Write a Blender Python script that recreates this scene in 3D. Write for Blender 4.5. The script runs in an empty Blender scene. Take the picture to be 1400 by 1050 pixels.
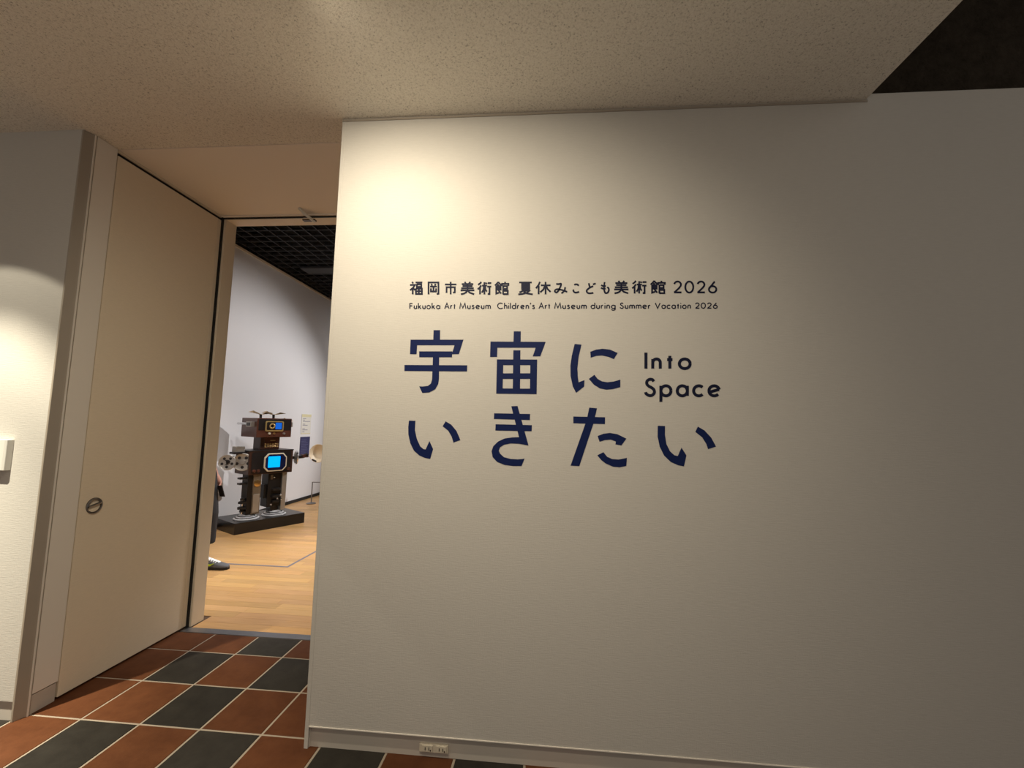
import bpy, bmesh, math, random
from math import sin, cos, pi, radians, sqrt, atan2
from mathutils import Vector, Matrix
random.seed(7)
scene = bpy.context.scene
COL = scene.collection

# ------------------------------------------------------------------ camera
F_PX = 590.753
YAW, PITCH, ROLL = 0.08399, 0.09349, -0.02175
CAM = Vector((1.0573, -1.98028, 1.45))
RM = (Matrix.Rotation(YAW, 3, 'Z') @ Matrix.Rotation(PITCH, 3, 'X') @ Matrix.Rotation(ROLL, 3, 'Y'))
cam_data = bpy.data.cameras.new('camera')
cam_data.sensor_fit = 'HORIZONTAL'; cam_data.sensor_width = 36.0
cam_data.lens = F_PX / 1400.0 * 36.0
cam_data.clip_start = 0.02; cam_data.clip_end = 100
cam = bpy.data.objects.new('camera', cam_data); COL.objects.link(cam)
right, fwd, up = RM @ Vector((1, 0, 0)), RM @ Vector((0, 1, 0)), RM @ Vector((0, 0, 1))
m4 = Matrix.Identity(4)
for i in range(3):
    m4[i][0], m4[i][1], m4[i][2], m4[i][3] = right[i], up[i], -fwd[i], CAM[i]
cam.matrix_world = m4
scene.camera = cam

# ------------------------------------------------------------------ world, exposure
scene.view_settings.view_transform = 'Standard'
scene.view_settings.look = 'None'
scene.view_settings.gamma = 1.0
scene.view_settings.use_curve_mapping = False
scene.view_settings.exposure = 0.0
W = bpy.data.worlds.new('world'); scene.world = W; W.use_nodes = True
bg = W.node_tree.nodes['Background']
bg.inputs[0].default_value = (1.0, 0.90, 0.79, 1)      # rest of the dim foyer behind the camera
bg.inputs[1].default_value = 0.33

H = 2.9738          # foyer ceiling
XJ = -1.42          # left side of the opening
XG, HG = -3.37, 3.87  # gallery left wall, gallery ceiling

# ------------------------------------------------------------------ lights (lamps of the place and one added wash)
def spot(name, loc, target, energy, size_deg, blend, color, radius=0.03, parent=None):
    l = bpy.data.lights.new(name, 'SPOT'); l.energy = energy; l.color = color
    l.spot_size = radians(size_deg); l.spot_blend = blend; l.shadow_soft_size = radius
    o = bpy.data.objects.new(name, l); COL.objects.link(o)
    o.location = loc
    d = Vector(target) - Vector(loc)
    o.rotation_euler = d.to_track_quat('-Z', 'Y').to_euler()
    if parent:
        o.parent = parent; o.matrix_parent_inverse = Matrix.Translation(-parent.location)
    return o
WARM = (1.0, 0.86, 0.60)
WARM2 = (1.0, 0.88, 0.68)
WARM3 = (1.0, 0.92, 0.73)
COOL = (1.0, 0.965, 0.96)
LAMPS = [  # x, y, [(target, energy, cone, blend, colour, radius)]
    (-1.84, -0.72, [((-1.84, -0.72, 0), 44, 89, 0.05, WARM3, .02), ((-1.82, -0.66, 0), 310, 73, 0.40, WARM3, .02), ((-1.84, -0.62, 0), 640, 50, 0.9, WARM3, .02)]),
    (0.20, -0.76, [((0.44, 0.0, 2.10), 11, 74, 1.0, WARM, .03), ((0.40, -0.15, 1.0), 92, 168, 1.0, WARM2, .025)]),
    (0.70, -1.75, [((0.82, 0.0, 1.60), 125, 86, 1.0, WARM2, .05)]),  # added lamp, spreads an even wash over the title wall
]
GALLERY_LAMPS = [  # loc, target, energy, cone, blend
    ((1.2, 7.6, 3.7), (-3.0, 3.9, 0.9), 800, 56, 0.7),
    ((-1.2, 3.0, 3.7), (-3.37, 5.4, 1.2), 42, 110, 1.0),
    ((-1.4, 2.2, 3.7), (-2.0, 2.9, 0.0), 300, 80, 0.9),
    ((-0.6, 3.6, 3.7), (-1.05, 2.4, 0.0), 430, 52, 0.8),
    ((-0.8, 8.0, 3.7), (-3.37, 7.4, 1.2), 90, 110, 0.9),
]

# ------------------------------------------------------------------ pixel helpers
def ray(x, y):
    return RM @ Vector(((x - 700) / F_PX, 1.0, -(y - 525) / F_PX))
def on_y(x, y, Y):
    d = ray(x, y); return CAM + d * ((Y - CAM.y) / d.y)

# ------------------------------------------------------------------ materials
MATS = {}
def mat(name, color, rough=0.6, metal=0.0, emit=None, estr=0.0, vary=0.0, spec=0.5, coat=0.0):
    m = bpy.data.materials.new(name); m.use_nodes = True
    nt = m.node_tree; b = nt.nodes['Principled BSDF']
    b.inputs['Base Color'].default_value = (*color, 1)
    b.inputs['Roughness'].default_value = rough
    b.inputs['Metallic'].default_value = metal
    b.inputs['Specular IOR Level'].default_value = spec
    if coat: b.inputs['Coat Weight'].default_value = coat
    if emit:
        b.inputs['Emission Color'].default_value = (*emit, 1); b.inputs['Emission Strength'].default_value = estr
    if vary:
        n = nt.nodes.new('ShaderNodeTexNoise'); n.inputs['Scale'].default_value = 6; n.inputs['Detail'].default_value = 5
        tc = nt.nodes.new('ShaderNodeTexCoord'); nt.links.new(tc.outputs['Object'], n.inputs['Vector'])
        r = nt.nodes.new('ShaderNodeMapRange'); r.inputs[3].default_value = 1 - vary; r.inputs[4].default_value = 1 + vary
        nt.links.new(n.outputs[0], r.inputs[0])
        mx = nt.nodes.new('ShaderNodeVectorMath'); mx.operation = 'SCALE'
        mx.inputs[0].default_value = color
        nt.links.new(r.outputs[0], mx.inputs['Scale']); nt.links.new(mx.outputs[0], b.inputs['Base Color'])
    MATS[name] = m
    return m
def nodes(m): return m.node_tree.nodes, m.node_tree.links, m.node_tree.nodes['Principled BSDF']
def coord(m, scale=(1, 1, 1), kind='Object'):
    N, L, b = nodes(m)
    tc = N.new('ShaderNodeTexCoord'); mp = N.new('ShaderNodeMapping'); mp.inputs['Scale'].default_value = scale
    L.new(tc.outputs[kind], mp.inputs['Vector']); return mp.outputs[0]
def noise(m, vec, scale, detail=3, rough=0.5):
    N, L, b = nodes(m)
    n = N.new('ShaderNodeTexNoise'); n.inputs['Scale'].default_value = scale
    n.inputs['Detail'].default_value = detail; n.inputs['Roughness'].default_value = rough
    L.new(vec, n.inputs['Vector']); return n.outputs[0]
def ramp(m, fac, stops):
    N, L, b = nodes(m)
    r = N.new('ShaderNodeValToRGB'); e = r.color_ramp.elements
    while len(e) < len(stops): e.new(0.5)
    for el, (p, c) in zip(e, stops): el.position = p; el.color = (*c, 1)
    L.new(fac, r.inputs[0]); return r.outputs[0]
def bump(m, h, strength=0.2, dist=0.002):
    N, L, b = nodes(m)
    bp = N.new('ShaderNodeBump'); bp.inputs['Strength'].default_value = strength; bp.inputs['Distance'].default_value = dist
    L.new(h, bp.inputs['Height']); L.new(bp.outputs[0], b.inputs['Normal'])

# wall covering: off-white woven wallpaper with fine horizontal threads
def wallpaper(name, color):
    m = mat(name, color, 0.85, spec=0.25); N, L, b = nodes(m)
    v = coord(m, (14, 14, 150)); n1 = noise(m, v, 1.6, 4, 0.65)
    v2 = coord(m, (300, 300, 40)); n2 = noise(m, v2, 1.0, 2)
    ad = N.new('ShaderNodeMath'); ad.operation = 'MULTIPLY_ADD'; ad.inputs[1].default_value = 0.35
    L.new(n2, ad.inputs[0]); L.new(n1, ad.inputs[2])
    bump(m, ad.outputs[0], 0.6, 0.0014)
    c = ramp(m, n1, [(0.25, tuple(k * .95 for k in color)), (0.75, tuple(min(1, k * 1.03) for k in color))])
    L.new(c, b.inputs['Base Color'])
    return m
M_wall = wallpaper('wallpaper_offwhite', (0.57, 0.545, 0.50))
M_wall_g = mat('gallery_wall_white', (0.80, 0.80, 0.81), 0.9, spec=0.2)
M_trim = mat('painted_trim', (0.84, 0.79, 0.71), 0.6)
M_shade_trim = mat('shade_toned_trim', (0.36, 0.31, 0.25), 0.6)  # darker tone holds the shade of corner facet and wall-top gap
M_leaf = wallpaper('door_leaf_cloth', (0.84, 0.73, 0.565))
M_soffit = mat('painted_soffit', (0.88, 0.80, 0.70), 0.8)
M_frame = mat('door_frame_paint', (0.80, 0.70, 0.55), 0.5)
M_black = mat('matte_black', (0.008, 0.008, 0.008), 0.7)
M_base = mat('baseboard_paint', (0.55, 0.50, 0.44), 0.55)
# ceiling: pitted acoustic board
M_ceil = mat('pitted_ceiling_board', (0.72, 0.66, 0.56), 0.95, spec=0.1)
def _ceil():
    N, L, b = nodes(M_ceil)
    v = coord(M_ceil, (1, 1, 1)); n1 = noise(M_ceil, v, 105, 3, 0.6); n2 = noise(M_ceil, v, 290, 2, 0.6)
    mx = N.new('ShaderNodeMath'); mx.operation = 'MULTIPLY'; L.new(n1, mx.inputs[0]); L.new(n2, mx.inputs[1])
    c = ramp(M_ceil, mx.outputs[0], [(0.10, (0.24, 0.20, 0.15)), (0.165, (0.72, 0.665, 0.57)), (0.24, (0.86, 0.80, 0.69)), (0.40, (0.92, 0.87, 0.77))])
    L.new(c, b.inputs['Base Color']); bump(M_ceil, mx.outputs[0], 0.8, 0.006)
_ceil()
# dark chipped concrete in the high void
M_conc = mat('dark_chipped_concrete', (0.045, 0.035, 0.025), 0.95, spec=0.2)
def _conc():
    N, L, b = nodes(M_conc)
    v = coord(M_conc, (1, 1, 1)); n1 = noise(M_conc, v, 14, 6, 0.75)
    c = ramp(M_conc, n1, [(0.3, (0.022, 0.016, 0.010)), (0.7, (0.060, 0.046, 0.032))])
    L.new(c, b.inputs['Base Color']); bump(M_conc, n1, 1.0, 0.03)
_conc()
def tile_mat(name, c0, c1, rough):
    m = mat(name, c0, rough, spec=0.15); N, L, b = nodes(m)
    oi = N.new('ShaderNodeObjectInfo'); tc = N.new('ShaderNodeTexCoord')
    va = N.new('ShaderNodeVectorMath'); va.operation = 'ADD'
    L.new(tc.outputs['Object'], va.inputs[0]); L.new(oi.outputs['Random'], va.inputs[1])
    n = noise(m, va.outputs[0], 9, 6, 0.7)
    c = ramp(m, n, [(0.28, c0), (0.75, c1)])
    mp = N.new('ShaderNodeMapRange'); mp.inputs[3].default_value = 0.82; mp.inputs[4].default_value = 1.18
    L.new(oi.outputs['Random'], mp.inputs[0])
    sc = N.new('ShaderNodeVectorMath'); sc.operation = 'SCALE'; L.new(c, sc.inputs[0]); L.new(mp.outputs[0], sc.inputs['Scale'])
    L.new(sc.outputs[0], b.inputs['Base Color'])
    n2 = noise(m, tc.outputs['Object'], 60, 4, 0.6); bump(m, n2, 0.25, 0.002)
    return m
M_brown = tile_mat('brown_clay_tile', (0.078, 0.026, 0.0095), (0.125, 0.045, 0.0175), 0.6)
M_dark = tile_mat('charcoal_clay_tile', (0.019, 0.0165, 0.0135), (0.035, 0.031, 0.0255), 0.6)
M_grout = mat('pale_grout', (0.33, 0.275, 0.215), 0.9, vary=0.15)
M_steel = mat('brushed_steel', (0.30, 0.30, 0.31), 0.4, 1.0, vary=0.2)
M_chrome = mat('chrome', (0.75, 0.75, 0.76), 0.16, 1.0)
M_bronze = mat('dark_bronze', (0.10, 0.075, 0.055), 0.35, 0.9)
M_navy = mat('navy_vinyl', (0.0022, 0.010, 0.068), 0.55, spec=0.2)
M_ink = mat('dark_navy_vinyl', (0.004, 0.006, 0.026), 0.55, spec=0.2)
M_plastic = mat('ivory_plastic', (0.60, 0.54, 0.43), 0.4)
M_white_pl = mat('white_plastic', (0.66, 0.65, 0.60), 0.35)
M_brown_pl = mat('brown_plastic', (0.035, 0.018, 0.012), 0.4)
# plank floor
M_wood = mat('oak_planks', (0.52, 0.30, 0.14), 0.38, spec=0.4)
def _wood():
    N, L, b = nodes(M_wood)
    at = N.new('ShaderNodeAttribute'); at.attribute_name = 'tone'
    v = coord(M_wood, (2.0, 26, 1)); n = noise(M_wood, v, 2.2, 5, 0.65)
    c = ramp(M_wood, n, [(0.25, (0.50, 0.285, 0.110)), (0.75, (0.66, 0.40, 0.17))])
    mx = N.new('ShaderNodeVectorMath'); mx.operation = 'MULTIPLY'
    L.new(c, mx.inputs[0]); L.new(at.outputs['Color'], mx.inputs[1]); L.new(mx.outputs[0], b.inputs['Base Color'])
_wood()
M_gap = mat('plank_joint', (0.10, 0.055, 0.028), 0.9)
M_gblack = mat('black_paint', (0.010, 0.010, 0.010), 0.6)
M_grid = mat('dark_grey_grid_paint', (0.032, 0.032, 0.034), 0.5)
M_gvoid = mat('black_plenum', (0.006, 0.006, 0.006), 0.95)
M_tape = mat('grey_floor_tape', (0.16, 0.16, 0.19), 0.6)

# ------------------------------------------------------------------ mesh builder
class MB:
    def __init__(s): s.v = []; s.f = []
    def add(s, vs, fs):
        o = len(s.v); s.v += [tuple(p) for p in vs]; s.f += [tuple(i + o for i in f) for f in fs]; return s
    def box(s, x0, x1, y0, y1, z0, z1):
        return s.add([(x0,y0,z0),(x1,y0,z0),(x1,y1,z0),(x0,y1,z0),(x0,y0,z1),(x1,y0,z1),(x1,y1,z1),(x0,y1,z1)],
                     [(0,3,2,1),(4,5,6,7),(0,1,5,4),(1,2,6,5),(2,3,7,6),(3,0,4,7)])
    def tube(s, pts, rad, n=12, cap=True):
        pts = [Vector(p) for p in pts]
        if not isinstance(rad, (list, tuple)): rad = [rad] * len(pts)
        vs = []; fs = []; ref = None
        for i, p in enumerate(pts):
            t = (pts[min(i + 1, len(pts) - 1)] - pts[max(i - 1, 0)]).normalized()
            if ref is None:
                ref = Vector((0, 0, 1)) if abs(t.z) < .9 else Vector((1, 0, 0))
            a = (ref - t * ref.dot(t)).normalized(); b = t.cross(a); ref = a
            for k in range(n):
                an = 2 * pi * k / n; vs.append(p + (a * cos(an) + b * sin(an)) * rad[i])
        for i in range(len(pts) - 1):
            for k in range(n):
                fs.append((i*n+k, i*n+(k+1)%n, (i+1)*n+(k+1)%n, (i+1)*n+k))
        if cap:
            fs.append(tuple(range(n - 1, -1, -1))); fs.append(tuple((len(pts)-1)*n + k for k in range(n)))
        return s.add(vs, fs)
    def lathe(s, prof, n=24, origin=(0,0,0), axis=(0,0,1)):
        q = Vector((0,0,1)).rotation_difference(Vector(axis).normalized()); o = Vector(origin)
        vs = []; fs = []
        for r, z in prof:
            for k in range(n):
                an = 2*pi*k/n; vs.append(o + q @ Vector((r*cos(an), r*sin(an), z)))
        for i in range(len(prof) - 1):
            for k in range(n): fs.append((i*n+k, i*n+(k+1)%n, (i+1)*n+(k+1)%n, (i+1)*n+k))
        fs.append(tuple(range(n - 1, -1, -1))); fs.append(tuple((len(prof)-1)*n + k for k in range(n)))
        return s.add(vs, fs)
    def torus(s, c, R, r, axis=(0,0,1), n=28, m=8):
        q = Vector((0,0,1)).rotation_difference(Vector(axis).normalized()); c = Vector(c); vs = []; fs = []
        for i in range(n):
            a = 2*pi*i/n
            for j in range(m):
                b = 2*pi*j/m; vs.append(c + q @ Vector(((R + r*cos(b))*cos(a), (R + r*cos(b))*sin(a), r*sin(b))))
        for i in range(n):
            for j in range(m): fs.append((i*m+j, ((i+1)%n)*m+j, ((i+1)%n)*m+(j+1)%m, i*m+(j+1)%m))
        return s.add(vs, fs)
    def ball(s, c, r, n=14, m=10):
        rx, ry, rz = r if isinstance(r, (tuple, list)) else (r, r, r)
        vs = [(c[0], c[1], c[2] - rz)]; fs = []
        for i in range(1, m):
            t = -pi/2 + pi*i/m
            for k in range(n): a = 2*pi*k/n; vs.append((c[0]+rx*cos(t)*cos(a), c[1]+ry*cos(t)*sin(a), c[2]+rz*sin(t)))
        vs.append((c[0], c[1], c[2] + rz)); top = len(vs) - 1
        for k in range(n): fs.append((0, 1+(k+1)%n, 1+k)); fs.append((top, 1+(m-2)*n+k, 1+(m-2)*n+(k+1)%n))
        for i in range(m - 2):
            for k in range(n): fs.append((1+i*n+k, 1+i*n+(k+1)%n, 1+(i+1)*n+(k+1)%n, 1+(i+1)*n+k))
        return s.add(vs, fs)
    def prism(s, poly, z0, z1):      # polygon in xy, extruded in z
        n = len(poly)
        return s.add([(x, y, z0) for x, y in poly] + [(x, y, z1) for x, y in poly],
                     [tuple(range(n - 1, -1, -1)), tuple(range(n, 2*n))] + [(i, (i+1)%n, n+(i+1)%n, n+i) for i in range(n)])
    def prism_y(s, poly, y0, y1):    # polygon in xz, extruded in y
        n = len(poly)
        return s.add([(x, y0, z) for x, z in poly] + [(x, y1, z) for x, z in poly],
                     [tuple(range(n)), tuple(range(2*n - 1, n - 1, -1))] + [(i, n+i, n+(i+1)%n, (i+1)%n) for i in range(n)])
    def build(s, name, m, parent=None, bevel=0.0, smooth=False, segs=2):
        me = bpy.data.meshes.new(name); me.from_pydata(s.v, [], s.f); me.materials.append(m)
        bm = bmesh.new(); bm.from_mesh(me); bmesh.ops.recalc_face_normals(bm, faces=bm.faces); bm.to_mesh(me); bm.free()
        if smooth:
            for p in me.polygons: p.use_smooth = True
            me.set_sharp_from_angle(angle=radians(40))
        o = bpy.data.objects.new(name, me); COL.objects.link(o)
        if parent: o.parent = parent
        if bevel:
            b = o.modifiers.new('bevel', 'BEVEL'); b.width = bevel; b.segments = segs; b.limit_method = 'ANGLE'
        return o
def tag(o, label, cat, group=None, kind=None):
    o['label'] = label; o['category'] = cat
    if group: o['group'] = group
    if kind: o['kind'] = kind
    return o
def empty(name, loc=(0,0,0), rz=0):
    o = bpy.data.objects.new(name, None); COL.objects.link(o); o.location = loc; o.rotation_euler = (0,0,rz)
    o.empty_display_size = 0.1; return o
def rounded(x0, x1, z0, z1, r, n=5):
    out = []
    for cx, cz, a0 in ((x1-r, z1-r, 0), (x0+r, z1-r, 90), (x0+r, z0+r, 180), (x1-r, z0+r, 270)):
        for k in range(n + 1):
            a = radians(a0 + 90*k/n); out.append((cx + r*cos(a), cz + r*sin(a)))
    return out

# ================================================================== STRUCTURE
SK = 0.0905   # baseboard height
WT = 3.0      # top of the title wall
# --- title wall
w = MB().box(0, 6.0, 0, 1.12, SK, H + 0.0).box(2.50, 6.0, 0.0, 1.12, H, WT).build('wall_front', M_wall)
tag(w, 'wide off-white papered wall carrying the dark blue exhibition title', 'wall', kind='structure')
MB().prism([(-0.004, 0.03), (-0.004, 0.004), (0.0, -0.0012), (0.016, -0.0012), (0.016, 0.03)], 0.0, H - 0.004).build('corner_trim', M_wall, w)
MB().box(0.0, 2.5, -0.004, 0.0, H - 0.014, H - 0.004).build('ceiling_shade_line', M_shade_trim, w)  # dark strip painted as the shadow line under the ceiling
MB().box(0.016, 6.0, -0.003, 0.0, SK, SK + 0.004).build('lit_bottom_lip', M_trim, w)  # lip added in paler paint to draw the wall's lit lower edge
b = MB().box(0.016, 6.0, 0.015, 0.06, 0.0, SK).box(0.0, 0.02, 0.012, 1.1, 0, SK).build('baseboard_front', M_base)
tag(b, 'pale recessed baseboard under the title wall', 'baseboard', kind='structure')
# --- left wall (same plane) with its chamfered corner
poly = [(-6, 0), (-1.4405, 0), (-1.4405, 0.17), (-1.47, 0.17), (-1.47, 1.12), (-6, 1.12)]
wl = MB().prism(poly, SK, H).build('wall_left', M_wall)
tag(wl, 'pale left wall washed by a scalloped downlight beside the open door', 'wall', kind='structure')
MB().prism([(-1.4405, -0.0008), (-1.4255, 0.036), (-1.42, 0.046), (-1.42, 0.055), (-1.45, 0.055), (-1.45, -0.0008)], 0.0, H - .002).build('corner_trim', M_shade_trim, wl, bevel=0.0015)  # facet's shade is put into its darker colour
MB().box(-1.43, -1.4175, 0.042, 0.0475, 0.0, H - .002).build('lit_edge_strip', M_trim, wl)  # pale strip stands in for the lit edge of the corner
MB().box(-1.46, XJ, 0.055, 0.166, SK + .004, H - 0.002).build('jamb_panel', M_trim, wl)
b = MB().box(-6, -1.4405, 0.011, 0.06, 0, SK).box(-1.46, -1.4235, 0.055, 0.162, 0, SK - .002).build('baseboard_left', M_base)
tag(b, 'pale recessed baseboard under the left wall and door jamb', 'baseboard', kind='structure')
# --- ceiling slab
c = MB().box(-6, 2.495, -3.8, 0.0, H, H + 0.25).box(-1.47, 0.0, 0.0, 0.172, H, H + .25).build('ceiling', M_ceil)
tag(c, 'low beige pitted acoustic ceiling over the foyer', 'ceiling', kind='structure')
so = MB().box(-1.47, 0.0, 0.176, 0.99, H - 0.002, H + 0.25).box(-1.43, 0, 0.955, 0.972, H - 0.012, H).build('trim_1', M_soffit)
tag(so, 'smooth beige soffit over the doorway recess', 'soffit', kind='structure')
# --- the high dark void right of the slab
vd = MB().box(2.495, 6.0, 0.25, 0.35, WT - .3, 5.6).box(2.25, 2.493, -3.8, 0.25, H + 0.25, 5.6).box(2.25, 6, -3.8, 0.35, 5.6, 5.7).build('wall_upper_right', M_conc)
tag(vd, 'dark rough chipped concrete in the unlit void above the title wall', 'wall', kind='structure')
# --- door frame, dark gap strips, threshold
HF = 2.955
fr = empty('door_2', (XJ, 1.0, 0))
tag(fr, 'beige fixed door frame around the lit gallery entrance', 'door frame', kind='structure')
fr_inv = Matrix.Translation(-fr.location)
def fpart(o): o.parent = fr; o.matrix_parent_inverse = fr_inv; return o
fpart(MB().box(-1.47, -1.395, 0.978, 1.09, 0, HF).build('jamb', M_frame, bevel=.002))
fpart(MB().box(-1.395, 0.0, 0.978, 1.09, HF - 0.006, H + .2).build('head', M_frame, bevel=.002))
fpart(MB().box(-1.462, -1.41, 0.964, 0.977, 0.0, H - 0.004).box(-1.41, 0.0, 0.970, 0.977, HF - 0.004, H - 0.004).build('gap_shade_strip', M_black))  # black strips stand in for the shade inside the frame gap
# bracket on the frame head
bk = empty('door_holder', (-0.72, 0.975, HF))
tag(bk, 'small metal door holder arm on the frame head above the doorway', 'bracket')
MB().box(-0.05, 0.045, -0.03, 0.0, -0.036, -0.026).build('plate', M_bronze, bk, bevel=.001)
MB().tube([(-0.03, -0.115, 0.014), (-0.005, -0.07, -0.012), (0.037, -0.012, -0.042)], 0.010, 10).build('arm', M_white_pl, bk, smooth=True)
MB().box(-0.06, -0.01, -0.012, 0.0, -0.004, 0.006).build('slot_plate', M_bronze, bk)
# --- open door leaf
dl = empty('door_1', (XJ, 0.57, 0)); tag(dl, 'tall beige door leaf standing open against the left jamb', 'door', kind='structure')
Y0, Y1 = 0.170 - .57, 0.962 - .57
MB().box(-0.042, 0.0, Y0 + .002, Y1 - 0.032, 0.012, 2.938).build('leaf', M_leaf, dl, bevel=.0015)
MB().box(-0.042, 0.0, Y1 - 0.0305, Y1, 0.012, 2.938).build('edge_strip', M_frame, dl, bevel=.0015)
MB().box(-0.048, -0.012, Y0, Y1 + .01, 2.936, H - 0.014).build('top_gap_shade_strip', M_black, dl)  # black filler painted as the dark of the gap over the leaf
MB().box(-0.03, 0.0, Y0, Y1, H - 0.016, H - 0.003).build('top_trim', M_frame, dl)
pu = MB().lathe([(0.043, -0.002), (0.043, 0.003), (0.038, 0.0045), (0.034, 0.002), (0.032, -0.012), (0.0, -0.014)], 28, (0.0005, 0.25 - .57, 0.957), (1, 0, 0)).build('flush_pull', M_bronze, dl, smooth=True)
MB().torus((0.0045, 0.25 - .57, 0.957), 0.040, 0.003, (1, 0, 0)).build('ring', M_steel, pu, smooth=True)
mb = MB()
mb.tube([(0.004, .25-.57+.034*cos(a), .957+.034*sin(a)) for a in [radians(20+k*20) for k in range(9)]] , 0.0045, 8)
mb.tube([(0.003, .25-.57-.033, .957-.004), (0.006, .25-.57+.033, .957+.012)], 0.0065, 8)
mb.build('folding_handle', M_steel, pu, smooth=True)
# threshold
t = MB().box(-1.415, 0.0, 0.908, 0.972, -0.01, 0.002).build('trim_2', M_steel, bevel=.001)
tag(t, 'grey metal threshold strip between clay tiles and wooden floor', 'threshold', kind='structure')

# ------------------------------------------------------------------ tiled floor
A, B = 0.30463, 0.31602
TX0, TY0 = -1.15412, 0.69076      # line L1, line C1
fl = MB().box(-6, 6, -3.8, 0.908, -0.08, -0.0025).build('floor', M_grout)
tag(fl, 'clay tile floor in brown and charcoal with pale joints', 'floor', kind='structure')
J = 0.0052
def tile_mesh(name, sx, sy, m):
    e = 0.0022
    v = [(-sx, -sy, -.012), (sx, -sy, -.012), (sx, sy, -.012), (-sx, sy, -.012),
         (-sx, -sy, -e), (sx, -sy, -e), (sx, sy, -e), (-sx, sy, -e),
         (-sx+e, -sy+e, 0), (sx-e, -sy+e, 0), (sx-e, sy-e, 0), (-sx+e, sy-e, 0)]
    f = [(3,2,1,0), (8,9,10,11)] + [(i, (i+1)%4, 4+(i+1)%4, 4+i) for i in range(4)] + [(4+i, 4+(i+1)%4, 8+(i+1)%4, 8+i) for i in range(4)]
    me = bpy.data.meshes.new(name); me.from_pydata(v, [], f); me.materials.append(m); return me
full = {k: tile_mesh('tile_' + k, A/2 - J, B/2 - J, mm) for k, mm in (('brown', M_brown), ('dark', M_dark))}
d0 = 0.906 - TY0
short = {k: tile_mesh('tile_short_' + k, A/2 - J, d0/2 - J/2, mm) for k, mm in (('brown', M_brown), ('dark', M_dark))}
lastw = {}
def is_brown(i, r):   # i: column (1 = between L1 and L2), r: row (0 = by the threshold)
    if (i, r) in ((0, 2), (4, 2), (0, 0), (0, 1), (0, 3)): return True
    return (i + r) % 2 == 1
seams = MB()
for r in range(0, 10):
    for i in range(-5, 16):
        x = TX0 + (i - 1) * A + A/2
        if r < 3 and not (-1.75 < x < 0.1): continue
        k = 'brown' if is_brown(i, r) else 'dark'
        if r == 0: me, y = short[k], TY0 + d0/2 + J/4
        else: me, y = full[k], TY0 - (r - 1) * B - B/2
        o = bpy.data.objects.new('tile', me); COL.objects.link(o); o.location = (x, y, 0); o.parent = fl
def far_tiles(pred, m, nm):
    mb = MB()
    for r in range(4, 15):
        for i in range(-14, 24):
            if r < 10 and -5 <= i < 16: continue
            x = TX0 + (i - 1) * A + A/2; y = TY0 - (r - 1) * B - B/2
            if is_brown(i, r) == pred: mb.box(x - A/2 + J, x + A/2 - J, y - B/2 + J, y + B/2 - J, -.012, 0)
    o = mb.build(nm, m, fl); o['kind'] = 'stuff'
far_tiles(True, M_brown, 'far_brown_tiles'); far_tiles(False, M_dark, 'far_charcoal_tiles')

# ------------------------------------------------------------------ gallery shell
gw = MB().box(XG - 0.2, XG, 1.12, 11, 0.0, HG).build('wall_gallery_left', M_wall_g)
tag(gw, 'bright white gallery wall behind the robot sculpture', 'wall', kind='structure')
MB().box(XG, XG + 0.012, 1.12, 11, HG - .004, HG + 0.03).build('picture_rail', M_frame, gw)
MB().box(XG - .2, XG + 0.002, 1.12, 11, HG + .03, HG + 0.42).build('upper_wall', M_gblack, gw)
b = MB().box(XG, XG + 0.012, 1.12, 11, 0, 0.052).build('baseboard_gallery', M_gblack)
tag(b, 'thin black baseboard along the white gallery wall', 'baseboard', kind='structure')
o = MB().box(XG - .2, 5, 11, 11.2, 0, 4.3).build('wall_gallery_back', M_wall_g); tag(o, 'far white wall closing the gallery', 'wall', kind='structure')
o = MB().box(4, 4.2, 1.12, 11, 0, 4.3).build('wall_gallery_right', M_wall_g); tag(o, 'white right wall of the gallery room', 'wall', kind='structure')
o = MB().box(XG - .2, -1.47, 1.122, 1.135, 0, 4.3).box(0.0, 4.2, 1.122, 1.135, 0, 4.3).box(-1.47, 0, 1.092, 1.135, H + .15, 4.3).build('wall_gallery_front', M_wall_g)
tag(o, 'inner white gallery wall around the doorway', 'wall', kind='structure')
# grid ceiling
cg = MB().box(XG - .2, 4.2, 1.12, 11.2, 4.30, 4.4).build('ceiling_gallery', M_gvoid)
tag(cg, 'black open grid ceiling of the gallery', 'ceiling', kind='structure')
GP = 0.166
mx = MB().box(XG, 2.3, -0.006, 0.006, 0, 0.035).build('grid_bar', M_grid, cg); mx.location = (0, 1.2, HG + 0.04)
n = 1
while 1.2 + n * GP < 10.9:
    o = mx.copy(); COL.objects.link(o); o.parent = cg; o.location = (0, 1.2 + n * GP, HG + 0.04); n += 1
my = MB().box(-0.006, 0.006, 1.13, 11.0, 0, 0.035).build('grid_bar', M_grid, cg); my.location = (XG + .08, 0, HG + 0.042)
n = 1
while XG + .08 + n * GP < 2.3:
    o = my.copy(); COL.objects.link(o); o.parent = cg; o.location = (XG + .08 + n * GP, 0, HG + 0.042); n += 1
tr = MB().box(-2.95, 2.0, 4.46, 4.72, HG + 0.005, HG + 0.04).build('cross_beam', M_grid, cg, bevel=.003)
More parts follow.
